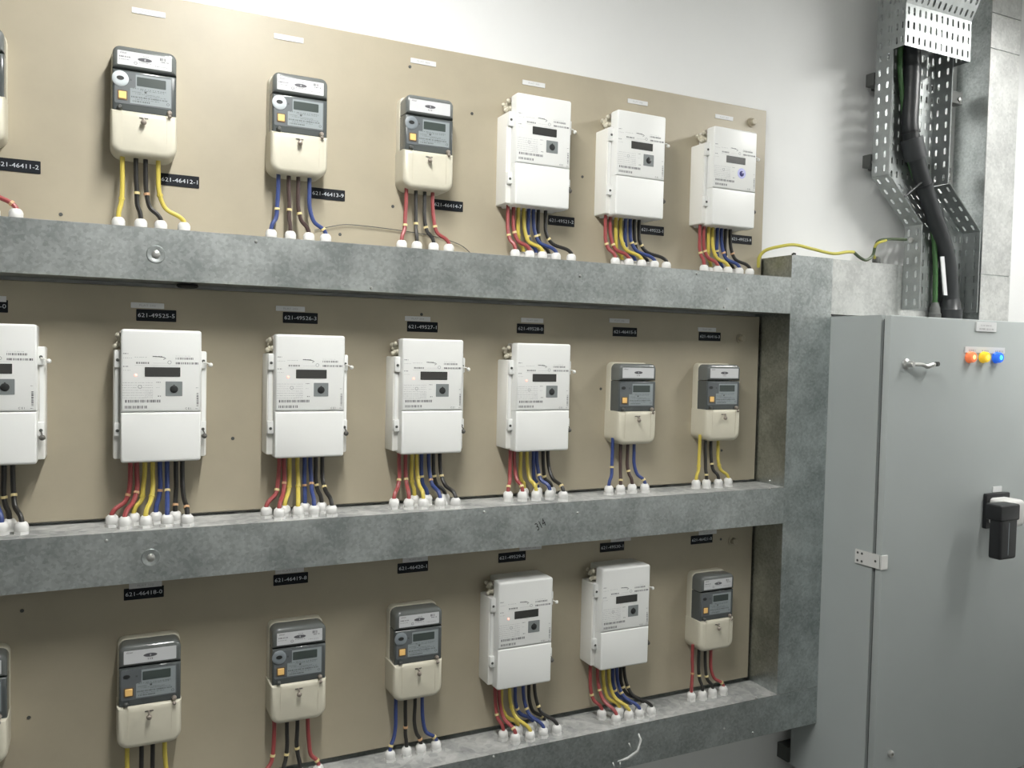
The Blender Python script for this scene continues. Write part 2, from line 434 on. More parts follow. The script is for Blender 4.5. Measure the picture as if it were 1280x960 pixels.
# ------------------------------------------------------------------ grey and cream single-phase meter
def small_meter(name_label, X, Z, style, ring, group):
    t = thing('electricity_meter', name_label, 'electricity meter', (X, 0, Z), group)
    cpart('s_back', 'backplate', 'cream', lambda b: b.plate(rrect(-.0665, .0655, -.088, .137, (.01, .01, .016, .016)), 0, -.024, .004, 2), t)
    cpart('s_house', 'housing', 'housing', lambda b: b.plate(rrect(-.0645, .0645, -.006, .0835, 0), -.022, -.066, .005, 3), t)
    lid = cpart('s_lid', 'cover', 'window_grey', lambda b: b.plate(rrect(-.0645, .0645, .0855, .134, (0, 0, .016, .016), 5), -.022, -.069, .009, 4), t)
    f = cpart('s_face', 'face_plate', 'face', lambda b: b.plate(rrect(-.060, .055, .010, .079, .003, 2), -.060, -.0668), t)
    pn = cpart('s_panel', 'display_panel', 'panel', lambda b: b.plate([(-.0295, .013), (.053, .013), (.053, .0755), (-.0185, .0755), (-.0185, .047), (-.0295, .045)], -.060, -.0673), t)
    cpart('s_lcd', 'display', 'lcd', lambda b: b.plate(rrect(-.0163, .0425, .0515, .071, .001, 1), -.060, -.0678), t)
    def pp(b):
        y = -.0676
        b.bars(-.0275, .046, .0255, .0285, y, 24, seed=3); b.bars(-.0245, .010, .0165, .0195, y, 12, seed=4)
        for z, a, c in ((.0455, -.026, .045), (.0425, -.01, .04), (.038, -.026, -.006), (.0345, -.02, .03), (.0315, .0, .044), (.0225, -.02, .03)):
            b.bars(a, c, z-.0006, z+.0006, y, 14, seed=int(z*10000))
        b.rect(-.001, .0035, .0375, .0415, y); b.rect(-.0305, -.0265, .0605, .0645, -.0675)
        b.text('O', .047, .020, y, height=.006)
    pq = cpart('s_print', 'panel_print', 'panel_print', pp, pn); pq['kind'] = 'stuff'
    lb = cpart('s_label', 'name_label', 'paper', lambda b: b.plate(rrect(-.055, .054, .0925, .1225, .001, 1), -.060, -.0693), t)
    def lp(b, full):
        y = -.0696
        n = 16; vs = [(0, y, .1085)]
        for k in range(n): vs.append((-.0005+.0145*math.cos(2*PI*k/n), y, .1085+.0042*math.sin(2*PI*k/n)))
        b.add(vs, [(0, 1+k, 1+(k+1) % n) for k in range(n)])
        b.text('elster', -.043, .1185 if full else .1185, y, height=.0042)
        if full:
            b.bars(-.052, -.028, .1085, .1112, y, 9, seed=5); b.text('O', -.019, .0995, y, height=.0065)
            b.bars(-.005, .008, .1150, .1162, y, 5, seed=6); b.bars(.030, .042, .1125, .1185, y, 5, seed=8); b.bars(.032, .048, .1085, .111, y, 5, seed=9)
            b.bars(-.012, .012, .1015, .1028, y, 8, seed=10); b.bars(-.052, -.03, .1035, .1045, y, 6, seed=11); b.bars(.02, .045, .0985, .0995, y, 8, seed=13)
        else: b.bars(-.006, .006, .0985, .1015, y, 3, seed=7)
    pq = cpart(('s_lp', style), 'label_print', 'ink', lambda b: lp(b, style == 'full'), lb); pq['kind'] = 'stuff'
    cpart('s_logo', 'logo_mark', 'paper', lambda b: b.text('8', 0, .1085, -.0699, height=.0045), lb)
    if ring:
        rg = cpart(('s_ring', ring), 'port_ring', 'ring_'+ring, lambda b: b.lathe([(.0168, 0), (.0168, .0012), (.0155, .0022), (.0085, .0022)], (-.0490, -.0665, .0625), 'y', 24), t)
    else: rg = t
    def oval(b):
        n = 14; y0, y1 = (-.066, -.0695) if ring else (-.066, -.0675)
        o = [(-.049+.0075*math.cos(2*PI*k/n), .0635+.0045*math.sin(2*PI*k/n)) for k in range(n)]
        b.plate(o, y0, y1)
    cpart(('s_port', bool(ring)), 'optical_port', 'port', oval, t)
    bt = cpart('s_btf', 'button_frame', 'brown_frame', lambda b: b.plate(rrect(-.0548, -.0345, .0172, .0382, .001, 1), -.062, -.0678), t)
    cpart('s_bt', 'push_button', 'button_yellow', lambda b: b.plate(rrect(-.0523, -.037, .0198, .0358, .001, 1), -.062, -.0695, .001, 1), bt)
    # terminal cover with a rounded bottom
    tc = cpart('s_tc', 'terminal_cover', 'cream', lambda b: b.plate(rrect(-.0685, .066, -.101, -.004, (.026, .026, 0, 0), 6), 0, -.0735, .013, 5), t)
    def ribs(b):
        for x in (-.0455, .0445): b.box((x-.0005, -.0742, -.082), (x+.0005, -.073, -.006))
    cpart('s_rib', 'rib', 'cream_knob', ribs, tc)
    cpart('s_slot', 'seal_slot', 'seal_dark', lambda b: b.box((-.0115, -.0745, -.0195), (.0065, -.0733, -.0170)), tc)
    cpart('s_seal', 'seal', 'seal', lambda b: (b.tube([(-.003, -.0735, -.018), (-.003, -.084, -.021), (-.003, -.085, -.027)], .0018, 6), b.ball((-.003, -.083, -.029), .0062)), tc)
    for s in (-1, 1):
        cpart(('s_scr', s), 'sealing_screw', 'seal' if s > 0 else 'dark_steel', lambda b: (b.lathe([(.0055, 0), (.005, .006), (.003, .0075)], (s*.050, -.0668, .0015), 'y', 10), b.ball((s*.050, -.0772, -.008), .0045) if s > 0 else None), t)
    return t

# ------------------------------------------------------------------ white three-phase meter
def white_meter(name_label, X, Z, led, blue, group):
    """X = centre of the cover, Z = top of the cover"""
    t = thing('electricity_meter', name_label, 'electricity meter', (X, 0, Z), group)
    cpart('w_base', 'base', 'white_side', lambda b: b.plate(rrect(-.0968, .0968, -.287, -.046, .004, 2), 0, -.060, .003, 2), t)
    cpart('w_neck', 'upper_body', 'white_side', lambda b: b.plate(rrect(-.068, .0815, -.06, -.0012, .004, 2), 0, -.060, .002, 1), t)
    cv = cpart('w_cover', 'front_cover', 'white', lambda b: b.plate(rrect(-.0825, .0825, -.1815, 0, (0, 0, .006, .006), 3), -.056, -.090, .005, 3), t)
    tcv = cpart('w_tcover', 'terminal_cover', 'white', lambda b: b.plate(rrect(-.0825, .0825, -.293, -.1823, (.006, .006, 0, 0), 3), -.050, -.090, .005, 3), t)
    cpart('w_foot', 'lower_lip', 'white', lambda b: b.plate(rrect(-.080, .080, -.2915, -.270, .003, 1), 0, -.056, .002, 1), tcv)
    def knob(b):
        b.lathe([(.012, 0), (.013, .008), (.011, .014), (.007, .02)], (-.068, -.030, -.022), 'x', 10)
        rg = random.Random(5)
        for k in range(7): b.ball((-.078-rg.uniform(0, .016), -.016-rg.uniform(0, .036), -.010-rg.uniform(0, .030)), .006, 7)
    cpart('w_knob', 'connector', 'cream_knob', knob, t)
    cpart('w_antenna', 'connector_cap', 'seal', lambda b: b.lathe([(.006, 0), (.006, .004), (.003, .006)], (-.0800, -.05, -.010), 'x', 8), t)
    for s in (-1, 1):
        for k, (za, zb, zs) in enumerate(((-.085, -.046, -.068), (-.236, -.205, -.2235))):
            lg = cpart(('w_lug', s, k), 'lug', 'white', lambda b: b.plate(rrect(min(s*.0815, s*.0955), max(s*.0815, s*.0955), za, zb, .003, 2), -.055, -.070, .002, 2), t)
            cpart(('w_scr', s, k), 'screw', 'dark_steel', lambda b: b.lathe([(.0036, 0), (.0034, .0012), (.0015, .0016)], (s*.0887, -.0698, zs), 'y', 10), lg)
    for s in (-1, 1):
        cpart(('w_rail', s), 'side_rail', 'white', lambda b: b.box((s*.08975-.00375, -.064, -.204), (s*.08975+.00375, -.058, -.088)), t)
    cpart('w_seal1', 'seal', 'seal_dark', lambda b: (b.ball((.0915, -.076, -.2385), .0062), b.tube([(.089, -.07, -.226), (.091, -.077, -.231), (.0915, -.076, -.236)], .0014, 6)), t)
    cpart('w_seal2', 'seal', 'white_side', lambda b: (b.ball((.1035, -.074, -.0765), .0052), b.tube([(.0887, -.071, -.070), (.096, -.078, -.072), (.1035, -.074, -.0755)], .0016, 6)), t)
    dp = cpart('w_lcd', 'display', 'lcd_white', lambda b: b.plate(rrect(-.035, .038, -.1035, -.0825, .0008, 1), -.085, -.0906), cv)
    def pr(b):
        y = -.0903
        b.bars(-.0745, -.0025, -.1605, -.1545, y, 26, seed=2); b.bars(-.0745, -.030, -.1735, -.1675, y, 15, seed=3)
        b.bars(.028, .066, -.0650, -.0605, y, 13, seed=4); b.bars(.028, .076, -.0755, -.071, y, 18, seed=5)
        b.bars(-.053, -.0255, -.0755, -.0715, y, 8, seed=6)
        b.bars(.0725, .0765, -.170, -.139, y, 12, vertical=True, seed=7); b.bars(.071, .0765, -.1285, -.1275, y, 3, seed=8); b.bars(.0705, .0765, -.1755, -.1745, y, 3, seed=8)
        b.bars(-.0785, -.067, -.0545, -.0525, y, 4, seed=9); b.bars(-.0785, -.067, -.0825, -.0805, y, 4, seed=10)
        b.bars(-.0085, .0, -.1475, -.1455, y, 2, seed=12); b.text('C E I', .0545, -.1745, y, height=.0042)
        b.bars(-.0115, -.001, -.1165, -.115, y, 4, seed=13)
        b.tube([(-.018, y, -.0585), (-.006, y, -.0595), (.004, y, -.0605), (.008, y, -.0625), (.003, y, -.0655)], .0006, 4)
        b.bars(-.019, .001, -.0598, -.0578, y, 6, seed=14)
    pq = cpart('w_print', 'print', 'ink', pr, cv); pq['kind'] = 'stuff'
    def ps(b):
        y = -.0902
        for k in range(7):
            z = -.117-.0055*k; b.bars(-.0795, -.018, z-.0005, z+.0005, y, 18, seed=20+k)
        for k in range(5): b.bars(-.035, -.017, -.136-.003*k, -.1354-.003*k, y, 5, seed=30+k)
        b.rect(-.055, .035, -.0792, -.0788, y); b.rect(-.018, .012, -.0738, -.0734, y)
        for cx_, cz_, r in ((.0155, -.0715, .0042), (-.0445, -.126, .0042)):
            vs = []; n = 16
            for k in range(n):
                a = 2*PI*k/n; vs += [(cx_+r*math.cos(a), y, cz_+r*math.sin(a)), (cx_+r*.72*math.cos(a), y, cz_+r*.72*math.sin(a))]
            b.add(vs, [(2*k, 2*((k+1) % n), 2*((k+1) % n)+1, 2*k+1) for k in range(n)])
        b.bars(-.0785, -.06, -.0635, -.0625, y, 5, seed=41); b.bars(-.0785, -.062, -.0905, -.0895, y, 4, seed=42)
        b.bars(-.055, -.03, -.0615, -.0605, y, 6, seed=43); b.bars(.028, .06, -.0575, -.0567, y, 9, seed=44); b.bars(-.0115, -.003, -.128, -.127, y, 3, seed=45)
    pq = cpart('w_soft', 'fine_print', 'ink_soft', ps, cv); pq['kind'] = 'stuff'
    if blue:
        pt = cpart('w_pv', 'port_label', 'violet', lambda b: b.lathe([(.0155, 0), (.0155, .0008), (.011, .001)], (.025, -.0898, -.130), 'y', 20), cv)
        cpart('w_pn', 'optical_port', 'navy', lambda b: b.lathe([(.0085, 0), (.0085, .0012), (.006, .0022)], (.025, -.0900, -.131), 'y', 16), pt)
    else:
        pt = cpart('w_pg', 'port_plate', 'grey_square', lambda b: b.plate(rrect(.0075, .0425, -.1465, -.114, .0008, 1), -.085, -.0906), cv)
        cpart('w_pb', 'optical_port', 'port', lambda b: (b.lathe([(.0085, 0), (.0085, .001), (.006, .002)], (.025, -.0904, -.131), 'y', 16), b.box((.0235, -.0914, -.125), (.0265, -.0904, -.121))), pt)
    if led:
        cpart('w_led', 'indicator_light', 'led', lambda b: b.lathe([(.003, 0), (.003, .0008), (.0015, .0014)], (-.053, -.0898, -.1005), 'y', 12), cv)
    return t

# ------------------------------------------------------------------ the three rows
ORD = ['first', 'second', 'third', 'fourth', 'fifth', 'sixth', 'seventh']
ROW = {1: 'top', 2: 'middle', 3: 'bottom'}
R4, B4, Y4, N4 = ['red', 'black', 'black', 'red'], ['blue', 'brown', 'brown', 'blue'], ['yellow', 'black', 'black', 'yellow'], ['blue', 'black', 'black', 'blue']
W8 = ['red', 'red', 'yellow', 'yellow', 'blue', 'blue', 'black', 'black']
def sh(l, d, dy=0): return [(a+d, b+dy) for a, b in l]
g11 = [(148, 277), (176, 280), (201, 282), (230, 285)]
gW1 = [(140, 651.5), (156, 653.7), (167, 649), (182, 652.6), (195, 647.7), (209, 651), (219, 646.6), (234, 650.4)]
g31 = [(150, 1012), (172, 1008), (195, 1004), (220, 1000)]
METERS = [
 # row, index, kind, anchor px, option, wire colours, wire px at the meter's lower edge, gland px, pixel height of the lower edge
 (1, 0, 's', (5, 118), ('plain', 'grey'), R4, [-62, -45, -33, -17], sh(g11, -210, -19), 178),
 (1, 1, 's', (220.5, 144), ('full', 'white'), Y4, [153, 170, 182, 198], g11, 196),
 (1, 2, 's', (409, 170), ('full', 'white'), B4, [348, 361, 373, 387], [(339, 293), (363, 296), (386, 297), (407, 298)], 219),
 (1, 3, 's', (566, 192), ('plain', 'grey'), R4, [508, 520, 531, 541], [(502, 308), (521, 309), (542, 310), (561, 312)], 238),
 (1, 4, 'w', ((647, 115.5), (714.5, 126)), (False, False), W8, [635, 642, 648, 655, 661, 667, 673, 682], [(644, 317), (662, 318), (654, 0), (678, 319), (670, 0), (695, 321), (686, 0), (714, 323)], 263),
 (1, 5, 'w', ((772, 136.5), (833.5, 146)), (False, False), W8, [757, 763, 770, 776, 782, 788, 793, 799], [(769, 327), (786, 327), (778, 0), (802, 329), (794, 0), (818, 329), (810, 0), (833, 330)], 275),
 (1, 6, 'w', ((892, 157.5), (948.5, 165)), (False, True), W8, [875, 880, 886, 891, 897, 902, 907, 913], [(880, 336), (897, 336), (889, 0), (910, 337), (903, 0), (924, 337), (917, 0), (937, 338)], 287),
 (2, 0, 'w', ((-63, 402.5), (37.5, 405)), (True, False), W8, [-51, -43, -33, -23, -14, -5, 5, 16], sh(gW1, -207, 10), 580),
 (2, 1, 'w', ((151.5, 411), (252, 413.7)), (True, False), W8, [163, 171, 181, 191, 200, 209, 220, 228], gW1, 578),
 (2, 2, 'w', ((345.7, 417.5), (431, 420)), (True, False), W8, [349, 355, 362, 372, 381, 388, 395, 403], [(333, 641), (349, 642.5), (356, 639), (372.5, 640), (381, 636), (392.5, 639), (402, 635), (414.5, 640)], 573),
 (2, 3, 'w', ((505, 423), (579, 425)), (True, False), W8, [499, 507, 515, 521, 527, 536, 542, 550], [(492.5, 630), (511, 630), (518, 626), (529, 630), (534, 625), (550, 629), (556, 624), (569.5, 629)], 568),
 (2, 4, 'w', ((647.5, 429), (713.5, 430)), (True, False), W8, [638, 643, 651, 659, 667, 671, 679, 685], [(635, 620.6), (653, 620.6), (655, 616.5), (670, 619.7), (672, 615.5), (687, 618.7), (689, 614.8), (704, 620.6)], 564),
 (2, 5, 's', (819, 512), ('plain', None), B4, [766, 776, 785, 793], [(761, 613), (775.5, 612), (790, 611), (806, 610.5)], 547),
 (2, 6, 's', (924, 510), ('plain', None), Y4, [875, 882, 889, 898], [(870, 605.5), (883, 605), (898, 604.5), (910, 603)], 543),
 (3, 0, 's', (9, 895), ('plain', 'grey'), R4, [-57, -40, -26, -11], sh(g31, -217, 45), 944),
 (3, 1, 's', (226, 871), ('plain', None), Y4, [159, 177, 191, 206], g31, 920),
 (3, 2, 's', (407, 845), ('full', 'grey'), R4, [343, 359, 372, 385], [(330, 978), (354, 973), (375, 968), (398, 963)], 890),
 (3, 3, 's', (552, 821), ('full', 'grey'), N4, [495, 507, 519, 528], [(487.5, 945), (508, 940), (526, 936), (545, 932)], 866),
 (3, 4, 'w', ((625.5, 729), (690.5, 721.5)), (True, False), W8, [619, 624, 627, 637, 644, 654, 661, 668], [(629, 919), (644, 923), (647.5, 913), (662.5, 920), (665, 908), (679, 915.6), (680, 906), (696, 912)], 862),
 (3, 5, 'w', ((754.5, 712), (812.5, 706)), (False, False), W8, [738, 747, 754, 761, 766, 771, 776, 780], [(752, 893), (770, 899), (774, 890), (786, 894), (788, 886), (799, 892), (803, 884), (814, 889)], 836),
 (3, 6, 's', (916, 769), ('full', None), R4, [866, 874, 882, 889], [(864, 870.6), (878, 869), (890.6, 866), (904, 863)], 802),
]
LOOK = {
 (1,0): 'grey and cream meter cut off by the left edge, top row', (1,1): 'grey and cream meter with yellow wires and a pale ring, top row',
 (1,2): 'grey and cream meter with blue wires and a pale ring, top row', (1,3): 'grey and cream meter nearest the white ones in the top row',
 (1,4): 'leftmost of the three white meters in the top row', (1,5): 'middle one of the three white meters in the top row',
 (1,6): 'white meter with a blue-violet port at the right end of the top row', (2,0): 'white meter cut off by the left edge, middle row',
 (2,1): 'white meter seen nearly head-on, second from the left in the middle row', (2,2): 'third white meter from the left in the middle row',
 (2,3): 'fourth white meter from the left in the middle row', (2,4): 'rightmost white meter of the middle row',
 (2,5): 'grey and cream meter with blue wires in the middle row', (2,6): 'grey and cream meter with yellow wires in the middle row, by the upright trunking',
 (3,0): 'grey and cream meter cut off by the left edge, bottom row', (3,1): 'grey and cream meter with yellow wires in the bottom row',
 (3,2): 'grey and cream meter with red wires, third in the bottom row', (3,3): 'grey and cream meter with blue wires in the bottom row',
 (3,4): 'left one of the two white meters in the bottom row', (3,5): 'right one of the two white meters in the bottom row',
 (3,6): 'grey and cream meter at the right end of the bottom row'}
def wire(row, idx, color, which, P0, P1, r, four):
    """which: word that tells it from its twin"""
    wd = '%s wire under the %s meter of the %s row' % (color if not which else which+' '+color, ORD[idx], ROW[row])
    x0, y0, z0 = P0; x1, y1, z1 = P1; h = z0-z1; dx = x1-x0
    far = min(1.0, abs(dx)/.03)
    pts = [(x0, y0, z0+.012), (x0, y0, z0-h*.25), (x0+dx*.05+random.uniform(-.002, .002), y0+(y1-y0)*.12, z0-h*.55),
           (x0+dx*.28, y0+(y1-y0)*.4, z1+h*(.22-.04*far)+.004), (x0+dx*.8, y0+(y1-y0)*.85, z1+.013+.004*(1-far)), (x1, y1, z1+.002), (x1, y1, z1-.008)]
    path = smooth_path(pts, 6)
    o = tag(part('wire', 'w_'+color, lambda b: b.tube(path, r, 8)), wd, 'wire', 'wires under the %s row' % ROW[row])
    k = int(len(path)*random.uniform(.36, .46)) if random.random() < .8 else int(len(path)*.70)
    a, c = path[k], path[k+1]; d = (c-a).normalized()
    mb = 'w_yellow' if color == 'yellow' else random.choice(['band', 'band', 'band', 'band', 'band_orange'])
    part('marker_band', mb, lambda b: b.tube([a-d*.0028, a+d*.0028], r*1.28, 8), o)
    return o
for row, idx, kind, an, opt, cols, wx, gl, ypx in METERS:
    lab = LOOK[(row, idx)]; ztop = T[row][1]
    if kind == 's':
        p = at(an[0], an[1], -.066)
        small_meter(lab, p.x-.0645, p.z, opt[0], opt[1], 'grey and cream single-phase meters'); zb = p.z-.094; r = .0050; yw = -.045
    else:
        a, b_ = at(*an[0], -.09), at(*an[1], -.09)
        white_meter(lab, (a.x+b_.x)/2, (a.z+b_.z)/2, opt[0], opt[1], 'white three-phase meters'); zb = (a.z+b_.z)/2-.288; r = .0052; yw = -.036
    for i, c in enumerate(cols):
        px, py = gl[i]
        if row == 1:
            if py == 0: q = at(px, 322, -.018); gy = -.018
            else: q = at(px, py, -.055); gy = -.055
            gx = q.x
        else:
            q = atZ(px, py, ztop+.013); gx = q.x; gy = min(-.019, max(-.108, q.y))
            if abs(gy-q.y) > 1e-6: gx = at(px, py, gy).x
        gland(TR[row], gx, gy, ztop)
        P0 = at(wx[i], ypx, yw)
        n = len(cols)
        twins = [j for j in range(n) if cols[j] == c]
        which = '' if len(twins) < 2 else ('left' if i == twins[0] else 'right')
        wire(row, idx, c, which, (P0.x, yw, zb), (gx, gy, ztop+.027), r, n == 4)

# ------------------------------------------------------------------ number tags and flat strips
def number_tag(px, py, text, place):
    p = at(px, py, 0)
    o = tag(cpart('btag', 'number_tag', 'tag_black', lambda b: b.plate(rrect(-.0425, .0425, -.0135, .0135, .001, 1), 0, -.0016), None, (p.x, 0, p.z)),
            'black tag with number %s %s' % (text, place), 'tag', 'black number tags')
    part('lettering', 'tag_text', lambda b: b.text(text, 0, 0, -.0019, width=.078, height=.0092), o)
def flat_strip(px, py, text, place):
    p = at(px, py, 0)
    o = tag(cpart('wtag', 'name_strip', 'strip', lambda b: b.plate(rrect(-.035, .035, -.0062, .0062, .0005, 1), 0, -.0018), None, (p.x, 0, p.z)),
            'small white printed strip %s' % place, 'label', 'white flat strips')
    part('lettering', 'ink_soft', lambda b: b.text(text, 0, 0, -.0021, width=.034, height=.0046), o)
BT = [((22.5, 207), '621-46411-2', 1, 0), ((224.5, 226), '621-46412-1', 1, 1), ((410, 243), '621-46413-9', 1, 2), ((560, 257), '621-46414-7', 1, 3),
      ((701.5, 276.5), '621-49521-2', 1, 4), ((815, 288), '621-49522-1', 1, 5), ((926.5, 299.5), '621-49523-9', 1, 6),
      ((-19, 382), '621-49524-0', 2, 0), ((195.5, 394.5), '621-49525-5', 2, 1), ((375.5, 397.5), '621-49526-3', 2, 2), ((528, 408.7), '621-49527-1', 2, 3),
      ((663, 411), '621-49528-0', 2, 4), ((781, 415), '621-46415-5', 2, 5), ((887, 420.7), '621-46416-3', 2, 6),
      ((180, 741), '621-46418-0', 3, 1), ((363.5, 723.5), '621-46419-8', 3, 2), ((516, 709), '621-46420-1', 3, 3), ((640, 696), '621-49529-8', 3, 4),
      ((765, 683.5), '621-49530-1', 3, 5), ((877, 674), '621-46421-0', 3, 6)]
for (px, py), tx, r, i in BT:
    number_tag(px, py, tx, ('under' if r == 1 else 'above')+' the %s meter of the %s row' % (ORD[i], ROW[r]))
FS = [((186, 16), 1, 1), ((361, 48), 1, 2), ((529, 78), 1, 3), ((667, 105), 1, 4), ((797, 128), 1, 5), ((905, 147), 1, 6),
      ((-16, 373), 2, 0), ((184.5, 382), 2, 1), ((363, 386), 2, 2), ((522, 398.5), 2, 3), ((665, 400.5), 2, 4), ((774, 401), 2, 5), ((883.5, 412), 2, 6),
      ((182, 731), 3, 1), ((362, 713), 3, 2), ((519, 699), 3, 3), ((663, 684.5), 3, 4), ((776, 674), 3, 5), ((884.5, 665.5), 3, 6)]
for (px, py), r, i in FS:
    flat_strip(px, py, 'FLAT %d0%d' % (4-r, i+1), 'above the %s meter of the %s row' % (ORD[i], ROW[r]))
hair = smooth_path([at(393, 288, -.004), at(415, 283, -.006), at(440, 281, -.006), at(500, 288, -.005), at(545, 296, -.004), at(575, 306, -.006), at(590, 318, -.01)], 6)
tag(part('thin_wire', 'dark_steel', lambda b: b.tube(hair, .0011, 6)), 'thin dark wire arching over the top trunking below the third and fourth meters', 'wire')

# ------------------------------------------------------------------ grey cabinet
KX0, KX1, KY, KF, KZ0, KZ1 = COLX1, 2.90, -.322, -.356, 0.178, 1.684
cab = thing('control_cabinet', 'grey steel control cabinet with a door, black rotary switch and three pilot lights', 'cabinet', (KX0, 0, 0))
part('body', 'cabinet', lambda b: b.box((.0005, KY, KZ0), (KX1-KX0, -.02, KZ1)), cab)
part('gasket', 'gasket', lambda b: b.box((.012, KY-.013, KZ0+.012), (KX1-KX0-.012, KY, KZ1-.012)), cab)
door = part('door', 'cabinet', lambda b: b.plate(rrect(.001, KX1-KX0-.001, KZ0+.002, KZ1-.001, .004, 2), KY-.012, KF, .003, 2), cab)
part('plinth', 'dark_steel', lambda b: b.box((.03, -.29, 0), (KX1-KX0-.03, -.04, KZ0)), cab)
for zz_ in (.235, 1.45):
    part('wall_bracket', 'dark_steel', lambda b: b.box((-.01, -.02, zz_-.05), (.10, WALL, zz_)), cab)
def K(px, py, d=0): 
    p = at(px, py, KF-d); return (p.x-KX0, KF-d, p.z)
# latch bracket wrapped round the left edge
pz = atX(1094, 701, KX0).z
lb = part('latch_bracket', 'handle_white', lambda b: (b.box((-.005, -.352, pz-.021), (0, -.262, pz+.021)), b.box((-.005, KF-.004, pz-.021), (.022, KF, pz+.021))), door)
for yy, dz in ((-.272, .012), (-.272, -.012), (-.288, .012), (-.288, -.012), (-.338, 0)):
    part('rivet', 'dark_steel', lambda b: b.lathe([(.004, 0), (.003, .0015)], (-.005, yy, pz+dz), 'x', 8), lb)
x, y, z = K(1112.5, 942)
part('lock', 'screw', lambda b: b.lathe([(.011, 0), (.011, .006), (.008, .009), (.004, .009), (.0035, .003)], (x, y, z), 'y', 14), door)
# T-key handle
x, y, z = K(1132, 455, 0)
kh = part('key_handle', 'screw', lambda b: (b.lathe([(.016, 0), (.016, .006), (.010, .01), (.010, .024), (.008, .028)], (x, y, z), 'y', 14)), door)
part('key_lever', 'screw', lambda b: b.tube(smooth_path([(x, y-.020, z), (x+.045, y-.020, z-.001), (x+.065, y-.023, z-.006), (x+.085, y-.025, z-.001), (x+.112, y-.023, z+.003)], 4), [.006]*8+[.0075]*6+[.005]*3, 10), kh)
part('key_tip', 'dark_steel', lambda b: b.lathe([(.007, 0), (.007, .012)], (x+.104, y-.020, z+.002), 'y', 8), kh)
# pilot lights with their title strip
pl0, pl1 = K(1205.5, 434), K(1255, 440)
ps_ = part('title_strip', 'strip', lambda b: b.plate(rrect(pl0[0], pl1[0], (pl0[2]+pl1[2])/2-.011, (pl0[2]+pl1[2])/2+.008, .001, 1), KF, KF-.003), door)
part('lettering', 'ink_soft', lambda b: (b.bars(pl0[0]+.018, pl0[0]+.05, pl1[2]-.001, pl1[2]+.005, KF-.0034, 6, seed=1), b.bars(pl0[0]+.078, pl0[0]+.115, pl1[2]-.002, pl1[2]+.004, KF-.0034, 6, seed=2), b.bars(pl0[0]+.145, pl0[0]+.185, pl1[2]-.002, pl1[2]+.004, KF-.0034, 6, seed=3)), ps_)
for (px, py), cn, wd in (((1215.5, 446.5), 'red', 'orange-red'), ((1232.5, 446.5), 'yellow', 'yellow'), ((1249, 447), 'blue', 'blue')):
    x, y, z = K(px, py, .012)
    lp_ = part('pilot_light', 'lamp_'+cn, lambda b: b.lathe([(.0185, -.012), (.0185, -.007), (.017, -.006), (.017, .002), (.015, .006), (.011, .007)], (x, KF-.012, z), 'y', 20), door)
    lp_['label'] = wd+' pilot light, lit'
    part('lens_core', 'lamp_'+cn+'_core', lambda b: b.lathe([(.0095, 0), (.0095, .0075), (.007, .0095), (.003, .010)], (x, KF-.010, z), 'y', 16), lp_)
# name plate at the door's top edge
a, b2 = K(1219.5, 402), K(1244, 415)
np_ = part('name_plate', 'strip', lambda b: b.plate(rrect(a[0], b2[0], b2[2], a[2], .001, 1), KF, KF-.004), door)
cx_, czz = (a[0]+b2[0])/2, (a[2]+b2[2])/2
part('lettering', 'ink_soft', lambda b: (b.bars(cx_-.028, cx_+.028, czz+.001, czz+.006, KF-.0044, 7, seed=4), b.bars(cx_-.036, cx_+.04, czz-.010, czz-.005, KF-.0044, 9, seed=5)), np_)
# rotary switch
a, b2 = K(1229.5, 617), K(1256.5, 657)
sw = part('switch_plate', 'handle_black', lambda b: b.plate(rrect(a[0], b2[0], b2[2], a[2], .004, 3), KF, KF-.012, .002, 2), door)
cx_, czz = (a[0]+b2[0])/2, (a[2]+b2[2])/2
part('switch_label', 'strip', lambda b: b.plate(rrect(cx_-.016, cx_+.028, a[2]+.002, a[2]+.020, .001, 1), KF, KF-.003), sw)
part('switch_boss', 'handle_white', lambda b: b.plate(rrect(cx_-.043, cx_+.043, czz-.043, czz+.043, .014, 5), KF-.010, KF-.075, .012, 4), sw)
part('switch_marks', 'handle_white', lambda b: [b.lathe([(.004, 0), (.004, .0012)], (cx_-.05, KF-.012, czz+.01*k), 'y', 8) for k in (-2, 0, 2)], sw)
ha, hb = at(1250, 632, KF-.115), at(1270.5, 698, KF-.115)
def lever(b):
    b.plate(rrect(ha.x-KX0, hb.x-KX0+.002, ha.z-.05, ha.z+.0, .006, 3), KF-.070, KF-.120, .005, 3)
    b.plate(rrect(ha.x-KX0+.008, hb.x-KX0-.002, hb.z, ha.z-.03, .010, 4), KF-.080, KF-.117, .008, 4)
lv = part('switch_lever', 'handle_black', lever, sw)
part('lever_groove', 'ring_grey', lambda b: b.box(((ha.x+hb.x)/2-KX0-.0012, KF-.1178, hb.z+.014), ((ha.x+hb.x)/2-KX0+.0012, KF-.116, ha.z-.055)), lv)

